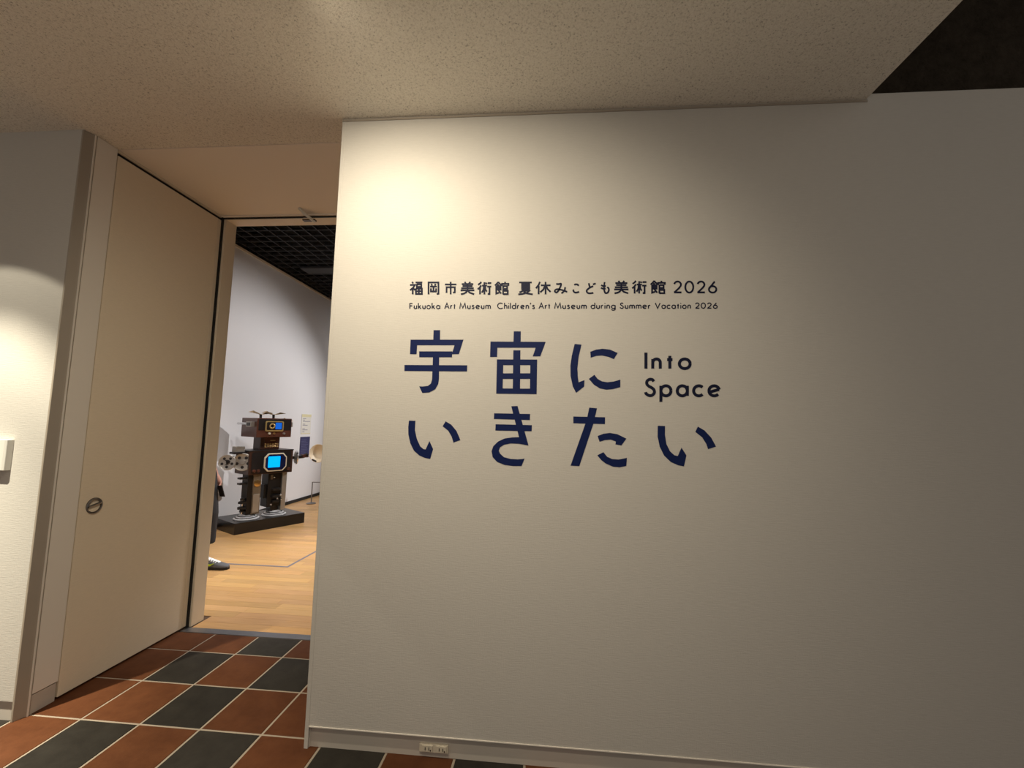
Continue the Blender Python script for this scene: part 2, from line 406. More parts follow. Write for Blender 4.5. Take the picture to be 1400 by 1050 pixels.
# planks
random.seed(3)
gf = MB().box(XG - .2, 4.2, 0.972, 11.2, -0.08, -0.0035).build('floor_gallery', M_gap)
tag(gf, 'light oak strip floor inside the gallery', 'floor', kind='structure')
verts, faces, tones = [], [], []
y = 0.974; PW = 0.09
while y < 10.9:
    x = XG - random.random() * 0.9
    while x < 4.0:
        L_ = 0.909; xa, xb = max(x, XG), min(x + L_, 4.0)
        if y < 1.12: xa, xb = max(xa, -1.385), min(xb, 0.0)
        if xb - xa > 0.01:
            g = 0.0006; o = len(verts)
            verts += [(xa+g, y+g, -.003), (xb-g, y+g, -.003), (xb-g, y+PW-g, -.003), (xa+g, y+PW-g, -.003),
                      (xa+g, y+g, 0), (xb-g, y+g, 0), (xb-g, y+PW-g, 0), (xa+g, y+PW-g, 0)]
            fs = [(4,5,6,7), (0,1,5,4), (1,2,6,5), (2,3,7,6), (3,0,4,7)]
            faces += [tuple(i + o for i in f) for f in fs]
            tv = random.uniform(0.86, 1.10); tones += [(tv, tv * random.uniform(.96, 1.02), tv * random.uniform(.9, 1.04), 1)] * 5
        x += L_
    y += PW
me = bpy.data.meshes.new('planks'); me.from_pydata(verts, [], faces); me.materials.append(M_wood)
ca = me.color_attributes.new('tone', 'FLOAT_COLOR', 'CORNER')
for p in me.polygons:
    for li in p.loop_indices: ca.data[li].color = tones[p.index]
pl = bpy.data.objects.new('planks', me); COL.objects.link(pl); pl.parent = gf; pl['kind'] = 'stuff'

# ================================================================== THINGS
# ------------------------------------------------------------------ lettering
def smooth_pts(pts, n=5, closed=False):
    if len(pts) < 3: return pts
    out = []; P = pts
    for i in range(len(P) - 1):
        p0 = P[max(i-1, 0)]; p1 = P[i]; p2 = P[i+1]; p3 = P[min(i+2, len(P)-1)]
        for k in range(n):
            t = k / n
            out.append(tuple(0.5*((2*p1[j]) + (-p0[j]+p2[j])*t + (2*p0[j]-5*p1[j]+4*p2[j]-p3[j])*t*t + (-p0[j]+3*p1[j]-3*p2[j]+p3[j])*t**3) for j in (0, 1)))
    out.append(tuple(P[-1])); return out
def wall_pt(px, py, dy): 
    q = on_y(px, py, 0.0); return (q.x, -dy, q.z)
class Glyph:
    def __init__(s): s.v = []; s.f = []; s.h = 0.0010
    def poly(s, pts):            # closed outline in photo pixels
        n = len(pts); o = len(s.v); s.h += 0.00003
        s.v += [wall_pt(x, y, s.h) for x, y in pts] + [wall_pt(x, y, 0.0002) for x, y in pts]
        s.f.append(tuple(o + i for i in range(n)))
        s.f += [(o+i, o+(i+1)%n, o+n+(i+1)%n, o+n+i) for i in range(n)]
    def stroke(s, pts, w):       # centre line in photo pixels
        n = len(pts); L_, R_ = [], []
        for i in range(n):
            if i == 0: d0 = d1 = Vector((pts[1][0]-pts[0][0], pts[1][1]-pts[0][1])).normalized()
            elif i == n-1: d0 = d1 = Vector((pts[-1][0]-pts[-2][0], pts[-1][1]-pts[-2][1])).normalized()
            else:
                d0 = Vector((pts[i][0]-pts[i-1][0], pts[i][1]-pts[i-1][1])).normalized()
                d1 = Vector((pts[i+1][0]-pts[i][0], pts[i+1][1]-pts[i][1])).normalized()
            n0 = Vector((-d0.y, d0.x)); n1 = Vector((-d1.y, d1.x)); mn = n0 + n1
            if mn.length < 0.2: mn = n0
            mn.normalize(); k = w / 2 / max(0.45, mn.dot(n0))
            L_.append((pts[i][0]+mn.x*k, pts[i][1]+mn.y*k)); R_.append((pts[i][0]-mn.x*k, pts[i][1]-mn.y*k))
        o = len(s.v); s.h += 0.00003
        s.v += [wall_pt(*p, s.h) for p in L_] + [wall_pt(*p, s.h) for p in R_] + [wall_pt(*p, .0002) for p in L_] + [wall_pt(*p, .0002) for p in R_]
        for i in range(n - 1):
            s.f.append((o+i, o+i+1, o+n+i+1, o+n+i))
            s.f.append((o+i, o+2*n+i, o+2*n+i+1, o+i+1)); s.f.append((o+n+i, o+n+i+1, o+3*n+i+1, o+3*n+i))
        s.f.append((o, o+n, o+3*n, o+2*n)); s.f.append((o+n-1, o+3*n-1, o+4*n-1, o+2*n-1))
    def build(s, name, m, parent):
        me = bpy.data.meshes.new(name); me.from_pydata(s.v, [], s.f); me.materials.append(m)
        bm = bmesh.new(); bm.from_mesh(me); bmesh.ops.recalc_face_normals(bm, faces=bm.faces); bm.to_mesh(me); bm.free()
        o = bpy.data.objects.new(name, me); COL.objects.link(o); o.parent = parent
        o.matrix_parent_inverse = Matrix.Translation(-parent.location); return o
def letter_root(name, px, py, label):
    q = on_y(px, py, 0.0); o = empty(name, (q.x, 0, q.z)); tag(o, label, 'lettering'); return o

# --- the title, outlines in photo pixels ((x, y) / 5 + offset)
title = letter_root('title_lettering', 553, 640, 'large navy Japanese title in two rows in the middle of the wall')
def c4(p): return [(540 + x/5, 440 + y/5) for x, y in p]
def c5(p): return [(770 + x/5, 440 + y/5) for x, y in p]
TITLE = [
 (c4, [[(264,57),(309,57),(308,125),(262,125)],
       [(107,122),(468,122),(437,221),(388,221),(408,160),(152,160),(148,221),(103,221)],
       [(166,202),(392,202),(390,242),(166,242)], [(65,295),(494,297),(493,339),(65,336)],
       [(302,240),(301,390),(296,425),(276,460),(235,483),(187,486),(166,441),(190,442),(225,438),(245,423),(254,395),(260,240)]]),
 (c4, [[(812,65),(860,65),(859,137),(810,137)],
       [(653,135),(1030,137),(993,236),(942,236),(962,177),(700,177),(698,240),(650,240)],
       [(809,195),(857,195),(855,465),(805,465)], [(697,257),(972,258),(971,296),(697,296)], [(693,455),(969,457),(968,494),(692,491)],
       [(697,257),(741,257),(735,491),(692,491)], [(926,258),(972,258),(968,494),(922,494)], [(738,352),(926,352),(925,390),(737,390)]]),
 (c5, [[(78,151),(125,156),(105,240),(97,320),(100,380),(105,413),(145,398),(143,442),(88,486),(65,440),(50,370),(49,300),(58,235)],
       [(185,205),(225,190),(270,184),(320,190),(372,213),(346,255),(310,240),(265,230),(225,233),(188,245)],
       [(213,362),(235,390),(265,407),(300,413),(345,408),(390,395),(390,446),(340,460),(295,464),(250,455),(210,430),(175,390)]]),
 (c4, [[(96,675),(140,676),(137,740),(150,800),(172,850),(195,870),(210,872),(236,815),(261,870),(241,937),(205,930),(165,912),(130,880),(105,830),(92,770),(91,720)],
       [(347,680),(385,703),(420,745),(440,790),(447,808),(400,825),(388,785),(365,745),(326,713)]]),
 (c4, [[(678,625),(924,630),(922,671),(676,664)], [(688,700),(936,706),(934,748),(686,743)],
       [(795,577),(838,575),(913,845),(852,805)],
       [(852,788),(800,790),(750,797),(705,818),(672,850),(660,885),(668,925),(700,958),(750,978),(810,986),(865,985),(886,935),(840,940),(790,937),(745,925),(718,900),(710,880),(718,858),(745,840),(790,831),(850,834),(913,845)]]),
 (c5, [[(69,647),(286,652),(285,699),(69,693)], [(178,586),(231,591),(205,700),(110,986),(50,983),(150,700),(165,650)],
       [(235,780),(275,765),(320,759),(370,768),(432,798),(398,844),(357,838),(360,818),(325,805),(285,808),(248,820)],
       [(275,891),(300,922),(335,938),(380,941),(435,930),(431,985),(385,994),(340,990),(290,968),(260,945),(233,912)]]),
 (c5, [[(646,710),(696,712),(695,770),(705,835),(730,885),(760,912),(783,917),(808,860),(842,913),(825,988),(785,980),(735,958),(690,915),(660,855),(645,785)],
       [(920,716),(965,742),(1010,790),(1035,835),(1044,853),(990,870),(978,835),(950,790),(903,752)]]),
]
for cv, polys in TITLE:
    g = Glyph()
    for p in polys: g.poly(cv(p))
    g.build('character', M_navy, title)

# --- geometric stroke alphabet: cap height 1, x-height XH, y up
XH = 0.60; r_ = XH / 2
def arc(cx, cy, rx, ry, a0, a1, n=14): return [(cx + rx*cos(radians(a0+(a1-a0)*k/n)), cy + ry*sin(radians(a0+(a1-a0)*k/n))) for k in range(n+1)]
AL = {
 'F': (.46, [[(0,0),(0,1)], [(0,.96),(.46,.96)], [(0,.53),(.42,.53)]]),
 'u': (.42, [[(0,XH),(0,.22)] + arc(.21,.22,.21,.22,180,360), [(.42,XH),(.42,0)]]),
 'k': (.46, [[(0,0),(0,1.05)], [(.40,XH),(.02,.27)], [(.12,.36),(.44,0)]]),
 'o': (.60, [arc(.30,.30,.30,.30,0,360,22)]),
 'a': (.58, [arc(.29,.30,.29,.30,0,360,22), [(.58,XH),(.58,0)]]),
 'A': (.84, [[(0,0),(.42,1),(.84,0)], [(.16,.34),(.68,.34)]]),
 'r': (.28, [[(0,0),(0,XH)], [(0,.32),(.04,.46),(.14,.57),(.28,.57)]]),
 't': (.30, [[(.15,0),(.15,.80)], [(0,XH-.04),(.30,XH-.04)]]),
 'M': (1.0, [[(0,0),(.14,1),(.5,.12),(.86,1),(1.0,0)]]),
 's': (.36, [[(.32,.52),(.24,.59),(.13,.59),(.05,.50),(.08,.40),(.19,.33),(.30,.25),(.33,.13),(.25,.02),(.12,.01),(0,.10)]]),
 'e': (.60, [[(.04,.22),(.585,.385)], arc(.30,.30,.30,.30,14,318,20)]),
 'm': (.76, [[(0,0),(0,XH)], [(0,.34)] + arc(.19,.40,.19,.20,180,0) + [(.38,0)], [(.38,.34)] + arc(.57,.40,.19,.20,180,0) + [(.76,0)]]),
 'C': (.86, [arc(.5,.5,.5,.5,46,314,22)]),
 'h': (.42, [[(0,0),(0,1.05)], [(0,.34)] + arc(.21,.37,.21,.23,180,0) + [(.42,0)]]),
 'i': (.0, [[(0,0),(0,XH)], [(0,.88),(0,1.0)]]),
 'l': (.0, [[(0,0),(0,1.05)]]),
 'd': (.58, [arc(.29,.30,.29,.30,0,360,22), [(.58,1.05),(.58,0)]]),
 'n': (.42, [[(0,0),(0,XH)], [(0,.34)] + arc(.21,.37,.21,.23,180,0) + [(.42,0)]]),
 "'": (.06, [[(.08,1.05),(.0,.80)]]),
 'g': (.58, [arc(.29,.30,.29,.30,0,360,22), [(.58,XH),(.58,-.06)] + arc(.29,-.06,.29,.26,0,-165,10)]),
 'S': (.52, [[(.48,.86),(.38,.97),(.22,.98),(.09,.88),(.07,.72),(.18,.58),(.34,.49),(.48,.36),(.50,.18),(.38,.04),(.20,.02),(.04,.12),(0,.22)]]),
 'V': (.80, [[(0,1),(.40,0),(.80,1)]]),
 'c': (.52, [arc(.30,.30,.30,.30,45,315,18)]),
 'p': (.58, [arc(.29,.30,.29,.30,0,360,22), [(0,XH),(0,-.36)]]),
 'I': (.0, [[(0,0),(0,1)]]),
 '2': (.56, [arc(.28,.71,.26,.27,170,-25,10) + [(.40,.42),(.02,.03)], [(0,.04),(.58,.04)]]),
 '0': (.62, [arc(.31,.5,.31,.48,0,360,24)]),
 '6': (.60, [arc(.30,.30,.29,.28,0,360,20), [(.46,.98),(.03,.38)]]),
}
CURVY = set('sS')
def word(root, text, x0, x1, base, cap, w, m, gap=0.17):
    """lay a word between pixel columns x0 and x1 (base: pixel row of the baseline, cap: cap height in pixels)"""
    tot = sum(AL[ch][0] for ch in text) + gap * (len(text) - 1)
    sx = (x1 - x0 - w) / tot; x = x0 + w/2
    for ch in text:
        adv, strokes = AL[ch]; g = Glyph()
        for s_ in strokes:
            s2 = smooth_pts(s_, 4) if ch in CURVY else s_
            lo, hi = w/2, cap - w/2
            def yy(v): return base - (w/2 + v * (cap - w))
            g.stroke([(x + px*sx, yy(py)) for px, py in s2], w)
        g.build('letter', m, root); x += (adv + gap) * sx
en = letter_root('subtitle_lettering', 559, 422, 'small dark English line of writing under the Japanese museum line')
def q2(v): return 540 + v / 5.8333
def q3(v): return 770 + v / 5.8333
for tx, a, b_ in (('Fukuoka', q2(115), q2(362)), ('Art', q2(393), q2(485)), ('Museum', q2(513), q2(765)), ("Children's", q2(815), q2(1117)),
                  ('Art', q2(1145), q2(1240)), ('Museum', q2(1270), q3(188)), ('during', q3(218), q3(418)), ('Summer', q3(450), q3(697)),
                  ('Vacation', q3(730), q3(1018)), ('2026', q3(1050), q3(1232))):
    word(en, tx, a, b_, 422.8 - (a - 560) / 420 * 0.5, 8.9, 1.35, M_ink, 0.30)
sp = letter_root('english_title_lettering', 880, 550, 'medium navy English words in two rows right of the Japanese title')
word(sp, 'Into', 881, 945.5, 506, 26, 4.1, M_ink, 0.38)
word(sp, 'Space', 880.5, 985.5, 543.2, 27, 4.1, M_ink, 0.36)

# --- the Japanese museum line: strokes in a 100 x 100 box, y down
K = {
 'fortune': [[(20,0),(28,13)], [(3,25),(42,25),(30,45),(4,68)], [(25,48),(25,100)], [(30,52),(43,66)], [(47,5),(100,5)],
        [(57,20),(92,20),(92,40),(57,40),(57,18)], [(50,54),(97,54),(97,97),(50,97),(50,52)], [(73,54),(73,97)], [(50,75),(97,75)]],
 'hill': [[(4,100),(4,5),(96,5),(96,95),(80,97)], [(30,16),(37,30)], [(70,16),(62,30)], [(18,38),(82,38)], [(50,38),(50,76)], [(26,52),(26,77),(74,77),(74,52)]],
 'city': [[(50,0),(50,100)], [(0,21),(100,21)], [(14,88),(14,43),(86,43),(86,84),(70,86)]],
 'beauty': [[(30,0),(38,15)], [(70,0),(61,15)], [(8,18),(92,18)], [(14,34),(86,34)], [(4,51),(96,51)], [(50,18),(50,66)], [(0,68),(100,68)],
        [(50,66),(40,84),(24,94),(2,99)], [(53,72),(66,87),(98,99)]],
 'art': [[(26,0),(18,12),(3,24)], [(26,28),(16,44),(0,60)], [(17,46),(17,100)], [(32,30),(68,30)], [(49,3),(49,100)], [(58,6),(66,17)],
        [(46,34),(43,62),(31,86)], [(54,34),(57,62),(67,78)], [(73,10),(100,10)], [(70,38),(100,38)], [(87,38),(87,97),(74,97)]],
 'hall': [[(24,0),(16,14),(0,30)], [(24,0),(34,14),(50,26)], [(24,18),(24,32)], [(10,34),(42,34),(42,62),(10,62)], [(10,48),(42,48)], [(10,34),(10,94),(32,86)], [(26,66),(46,94)],
        [(75,0),(75,15)], [(53,34),(53,16),(99,16),(99,32)], [(61,33),(61,100)], [(61,34),(90,34),(90,57),(61,57)], [(61,72),(95,72),(95,98),(61,98)]],
 'summer': [[(6,5),(94,5)], [(50,5),(46,19)], [(26,62),(26,19),(76,19),(76,62)], [(26,33),(76,33)], [(26,47),(76,47)], [(22,61),(80,61)],
        [(40,62),(26,76),(8,84)], [(34,72),(76,72),(58,88),(30,97),(0,100)], [(36,78),(58,92),(100,100)]],
 'rest': [[(28,0),(18,26),(0,52)], [(19,34),(19,100)], [(34,28),(100,28)], [(66,0),(66,100)], [(62,30),(52,60),(30,84)], [(70,30),(80,58),(100,80)]],
 'mi': ['s', [(14,8),(34,9),(52,7),(44,42),(30,74),(16,90),(3,80),(8,64),(30,58),(60,66),(100,84)], [(84,38),(80,66),(68,86),(54,98)]],
 'ko': ['s', [(20,10),(46,5),(72,8),(90,20)], [(6,62),(14,86),(44,97),(98,88)]],
 'do': ['s', [(30,2),(36,24),(46,46)], [(78,30),(44,44),(12,66),(8,84),(24,97),(50,99),(80,95)], [(80,4),(88,18)], [(94,0),(100,14)]],
 'mo': ['s', [(46,0),(40,34),(40,70),(54,96),(80,94),(96,74),(92,54),(76,46)], [(4,26),(24,34),(60,36)], [(2,50),(24,58),(58,58)]],
}
jp = letter_root('museum_line_lettering', 558, 402, 'small navy Japanese line of writing above the English line')
def kanji(name, x0, x1, y0, y1, w=2.3):
    st = K[name]; sm = st[0] == 's'
    if sm: st = st[1:]
    g = Glyph()
    for s_ in st:
        pts = [(x0 + w/2 + px/100*(x1-x0-w), y0 + w/2 + py/100*(y1-y0-w)) for px, py in s_]
        if sm: pts = smooth_pts(pts, 5)
        g.stroke(pts, w)
    g.build('character', M_ink, jp)
yt, yb = 384.2, 403.6
for nm, a, b_ in (('fortune',110,225), ('hill',258,357), ('city',392,497), ('beauty',517,640), ('art',653,775), ('hall',790,912), ('summer',977,1105), ('rest',1117,1247)):
    kanji(nm, q2(a), q2(b_), yt, yb)
kanji('mi', q2(1265), q2(1380), 386, 402.5)
kanji('ko', q3(70), q3(135), 387, 401.6); kanji('do', q3(175), q3(262), 385.8, 402.3); kanji('mo', q3(293), q3(373), 384.5, 402.3)
for nm, a, b_ in (('beauty',400,527), ('art',543,670), ('hall',690,818)): kanji(nm, q3(a), q3(b_), 382.8, 402.4)
word(jp, '2026', q3(876), q3(1229), 401.6, 18.2, 2.4, M_ink, 0.32)

# ------------------------------------------------------------------ outlet in the baseboard
ot = empty('power_outlet', (0.583, 0.015, 0.040)); tag(ot, 'small ivory double power outlet set in the baseboard', 'outlet')
MB().box(-0.064, 0.064, -0.010, 0.0, -0.0175, 0.0175).build('cover_plate', M_plastic, ot, bevel=.002)
for sx, hole in ((-0.028, 'a'), (0.034, 'b')):
    sk = MB().box(sx - 0.024, sx + 0.024, -0.0135, -0.009, -0.0135, 0.0135).build('socket', M_plastic, ot, bevel=.0015)
    MB().box(sx - 0.010, sx - 0.007, -0.0145, -0.0132, -0.006, 0.006).box(sx + 0.006, sx + 0.009, -0.0145, -0.0132, -0.006, 0.006).build('slots', M_black, sk)
    MB().lathe([(0.003, 0), (0.003, .0012), (0, .0012)], 10, (sx + .015, -0.0134, -0.006), (0, -1, 0)).build('screw', M_bronze, sk)

# ------------------------------------------------------------------ wall box at the left edge
bx = empty('wall_box', (-1.71, 0.0, 1.168)); tag(bx, 'small white box mounted on the left wall at the picture edge', 'wall box')
MB().prism([(-0.10, 0.0), (-0.10, -0.024), (-0.096, -0.028), (0.078, -0.028), (0.088, -0.024), (0.094, 0.0)], 0.0, 0.152).build('body', M_white_pl, bx, bevel=.002)
MB().box(-0.04, 0.012, -0.0294, -0.0275, 0.012, 0.045).build('dark_window', M_black, bx)

# ------------------------------------------------------------------ gallery wall labels
def on_x(x, y, X):
    d = ray(x, y); return CAM + d * ((X - CAM.x) / d.x)
M_card = mat('white_card', (0.75, 0.73, 0.66), 0.7); M_cardy = mat('yellow_card', (0.72, 0.66, 0.40), 0.7)
M_bluec = mat('navy_card', (0.035, 0.035, 0.11), 0.6); M_greyp = mat('grey_print', (0.22, 0.22, 0.28), 0.8)
lw = empty('caption_panel', (XG, 5.66, 1.375)); tag(lw, 'white caption panel with pale yellow top on the gallery wall', 'panel')
MB().box(0, 0.006, -0.155, 0.155, -0.18, 0.18).build('card', M_card, lw)
MB().box(0.006, 0.0064, -0.155, 0.155, 0.13, 0.18).build('colour_band', M_cardy, lw)
MB().box(0.006, 0.0064, -0.155, 0.155, -0.18, -0.165).build('colour_band', M_cardy, lw)
mb = MB()
for k, (z, l) in enumerate(((.10,.10), (.075,.06), (.05,.24), (.0,.08), (-.02,.16), (-.085,.08), (-.105,.17), (-.14,.07))):
    mb.box(0.006, 0.0065, -0.115, -0.115 + l, z - .005, z + .005)
mb.build('printed_lines', M_greyp, lw)
lb = empty('blue_caption_panel', (XG, 5.66, 0.975)); tag(lb, 'navy blue caption panel below the white one on the gallery wall', 'panel')
MB().box(0, 0.006, -0.155, 0.155, -0.17, 0.17).build('card', M_bluec, lb)
mb = MB()
for k in range(9):
    z = 0.12 - k * 0.03; mb.box(0.006, 0.0065, -0.12, 0.02 + random.random() * .1, z - .004, z + .004)
mb.build('printed_lines', mat('pale_blue_print', (0.12, 0.12, 0.24), .8), lb)

# ------------------------------------------------------------------ floor tape
tp = MB().box(-3.2, -1.475, 2.238, 2.262, 0.0002, 0.0014).box(-1.499, -1.475, 2.262, 6.2, 0.0002, 0.0014).build('floor_tape', M_tape)
tag(tp, 'grey tape line marking a corner on the wooden floor before the robot', 'tape')

# ------------------------------------------------------------------ low barrier
ba = empty('barrier_stand', (-3.03, 5.40, 0)); tag(ba, 'low thin metal barrier stand beside the gallery wall', 'barrier')
MB().lathe([(0.075, 0), (0.078, 0.012), (0.05, 0.022), (0.012, 0.028), (0.0, 0.028)], 24).build('base', M_steel, ba, smooth=True)
MB().tube([(0, 0, 0.02), (0, 0, 0.375)], 0.009, 10).build('post', M_steel, ba, smooth=True)
MB().tube([(0, 0, 0.37), (1.0, 0.15, 0.37)], 0.007, 10).build('rail', M_steel, ba, smooth=True)
MB().tube([(1.0, 0.15, 0.02), (1.0, 0.15, 0.375)], 0.009, 10).build('post', M_steel, ba, smooth=True)
MB().lathe([(0.075, 0), (0.078, 0.012), (0.05, 0.022), (0.012, 0.028), (0.0, 0.028)], 24, (1.0, 0.15, 0)).build('base', M_steel, ba, smooth=True)

# ------------------------------------------------------------------ plinth and robot sculpture (a plain stand-in)
RC = (-2.8535, 3.7997); RA = radians(60.54)
pn = MB().box(-0.457, 0.457, -0.30, 0.30, 0, 0.14).build('display_plinth', mat('satin_black_plinth', (0.010, 0.009, 0.009), 0.28), bevel=.004)
pn.location = (*RC, 0); pn.rotation_euler = (0, 0, RA)
tag(pn, 'low black plinth on the wooden floor under the robot', 'plinth')
ZB = 0.1405
ro = empty('robot_sculpture', (*RC, ZB), RA)
tag(ro, 'brown box-built robot sculpture with glowing blue screens and metal legs', 'sculpture')
M_wal = mat('dark_walnut', (0.050, 0.022, 0.014), 0.35, vary=0.25); M_wal2 = mat('red_brown_veneer', (0.085, 0.030, 0.018), 0.3, vary=0.25)
M_pan = mat('black_panel', (0.012, 0.010, 0.010), 0.35); M_brass = mat('brass', (0.62, 0.42, 0.18), 0.3, 1.0)
M_cream = mat('cream_bezel', (0.62, 0.56, 0.42), 0.4); M_gold = mat('gold_bezel', (0.50, 0.36, 0.14), 0.35, 0.5)
M_scr = mat('blue_screen', (0.0, 0.05, 0.2), 0.2, emit=(0.0, 0.33, 1.0), estr=1.6)
M_scr2 = mat('deep_blue_screen', (0.0, 0.03, 0.12), 0.2, emit=(0.01, 0.12, 0.62), estr=0.9)
M_alu = mat('dull_aluminium', (0.42, 0.40, 0.36), 0.42, 0.8, vary=0.3); M_tan = mat('aged_tan_metal', (0.17, 0.13, 0.085), 0.5, 0.4, vary=0.35)
M_dkm = mat('dark_machine_metal', (0.020, 0.017, 0.015), 0.4, 0.5, vary=0.4)
M_foot = mat('polished_foot_metal', (0.80, 0.80, 0.80), 0.38, 0.5); M_ivory = mat('ivory_horn', (0.70, 0.58, 0.40), 0.5); M_dkblue = mat('dark_blue_mask', (0.006, 0.010, 0.045), 0.25)
def Z(z): return z - ZB
def rbox(name, x0, x1, y0, y1, z0, z1, m, parent=ro, bevel=.006): return MB().box(x0, x1, y0, y1, Z(z0), Z(z1)).build(name, m, parent, bevel)
# torso
to = rbox('torso', -0.30, 0.285, -0.20, 0.18, 0.715, 1.025, M_wal)
rbox('top_board', -0.305, 0.29, -0.205, 0.185, 1.018, 1.034, M_pan, to, .003)
MB().prism_y(rounded(-0.27, 0.255, Z(.73), Z(1.01), .02), -0.204, -0.199).build('front_panel', M_pan, to)
oc = lambda cx, cz, hw, hh, c: [(cx-hw+c, cz-hh), (cx+hw-c, cz-hh), (cx+hw, cz-hh+c*1.1), (cx+hw, cz+hh-c*1.1), (cx+hw-c, cz+hh), (cx-hw+c, cz+hh), (cx-hw, cz+hh-c*1.1), (cx-hw, cz-hh+c*1.1)]
MB().prism_y(oc(0.035, Z(.868), .152, .122, .05), -0.226, -0.203).build('screen_bezel', M_cream, to, bevel=.006)
MB().prism_y(oc(0.035, Z(.868), .137, .107, .045), -0.2275, -0.22).build('screen_mask', M_dkblue, to)
MB().prism_y(rounded(-0.068, 0.092, Z(.80), Z(.948), .008), -0.230, -0.224).build('screen', M_scr, to)
for x in (-0.235, -0.18, 0.225):
    MB().lathe([(0.022, 0), (0.022, .012), (0.014, .022), (0, .022)], 16, (x, -0.203, Z(.765)), (0, -1, 0)).build('knob', M_wal2, to, smooth=True)
# neck
nk = rbox('neck', -0.125, 0.135, -0.10, 0.10, 1.034, 1.206, M_wal)
rbox('neck_face', -0.075, 0.12, -0.106, -0.098, 1.05, 1.19, M_wal2, nk, .002)
rbox('name_strip', 0.0, 0.07, -0.109, -0.104, 1.15, 1.165, M_brass, nk, .001)
mb = MB()
for i in range(6):
    for j in range(2): mb.lathe([(0.012, 0), (0.012, .006), (0.006, .01), (0, .01)], 10, (-0.06 + i*.032, -0.105, Z(1.075 + j*.035)), (0, -1, 0))
mb.build('brass_studs', M_brass, nk, smooth=True)
# head
hd = rbox('head', -0.235, 0.235, -0.20, 0.23, 1.206, 1.464, M_wal2)
rbox('front_panel', -0.215, 0.225, -0.204, -0.198, 1.30, 1.45, M_pan, hd, .002)
MB().prism_y(rounded(-0.13, 0.115, Z(1.285), Z(1.425), .02), -0.216, -0.2).build('screen_bezel', M_gold, hd, bevel=.004)
MB().prism_y(rounded(-0.115, 0.098, Z(1.305), Z(1.412), .015), -0.2185, -0.21).build('screen_mask', M_pan, hd)
MB().prism_y(rounded(0.0, 0.085, Z(1.315), Z(1.405), .008), -0.221, -0.215).build('screen', M_scr2, hd)
MB().torus((-0.045, -0.221, Z(1.358)), 0.030, 0.009, (0,1,0), 20, 8).build('dial_ring', M_gold, hd, smooth=True)
for x, m_ in ((-0.07, M_cream), (-0.005, M_brass), (0.13, M_alu)):
    MB().lathe([(0.016, 0), (0.016, .014), (0.01, .022), (0, .022)], 14, (x, -0.2, Z(1.255)), (0, -1, 0)).build('knob', m_, hd, smooth=True)
for s in (-1, 1):
    ex = -0.235 if s < 0 else 0.235
    ear = MB().box(min(ex, ex + s*.05), max(ex, ex + s*.05), -0.14, 0.0, Z(1.345), Z(1.415)).build('ear', M_alu, hd, .004)
    MB().box(min(ex + s*.05, ex + s*.056), max(ex + s*.05, ex + s*.056), -0.115, -0.03, Z(1.358), Z(1.402)).build('ear_plate', M_pan, ear, .002)
    MB().tube([(ex + s*.03, 0.0, Z(1.385)), (ex + s*.06, 0.20, Z(1.385))], 0.016, 10).build('ear_rod', M_chrome, ear, smooth=True)
for k, (x, y) in enumerate(((-0.10, 0.0), (0.075, 0.0))):
    an = MB().tube([(x, y, Z(1.462)), (x, y, Z(1.515))], 0.016, 10).build('antenna_post', M_pan, hd, smooth=True)
    mb = MB()
    mb.add([(x, y-.03, Z(1.512)), (x, y+.03, Z(1.512)), (x-.14, y+.06, Z(1.545)), (x-.14, y-.06, Z(1.540)), (x-.10, y, Z(1.565))], [(0,1,2,3), (0,4,3), (1,2,4), (0,1,4), (2,3,4)])
    mb.add([(x, y-.03, Z(1.512)), (x, y+.03, Z(1.512)), (x+.15, y+.045, Z(1.548)), (x+.15, y-.045, Z(1.535)), (x+.09, y, Z(1.55))], [(0,1,2,3), (0,4,3), (1,2,4), (0,1,4), (2,3,4)])
    mb.build('antenna_vane', M_brass, an)
MB().tube([(0.2, -.05, Z(1.47)), (0.26, -.06, Z(1.44)), (0.33, -.05, Z(1.43))], .005, 8).build('antenna_wire', M_brass, hd, smooth=True)
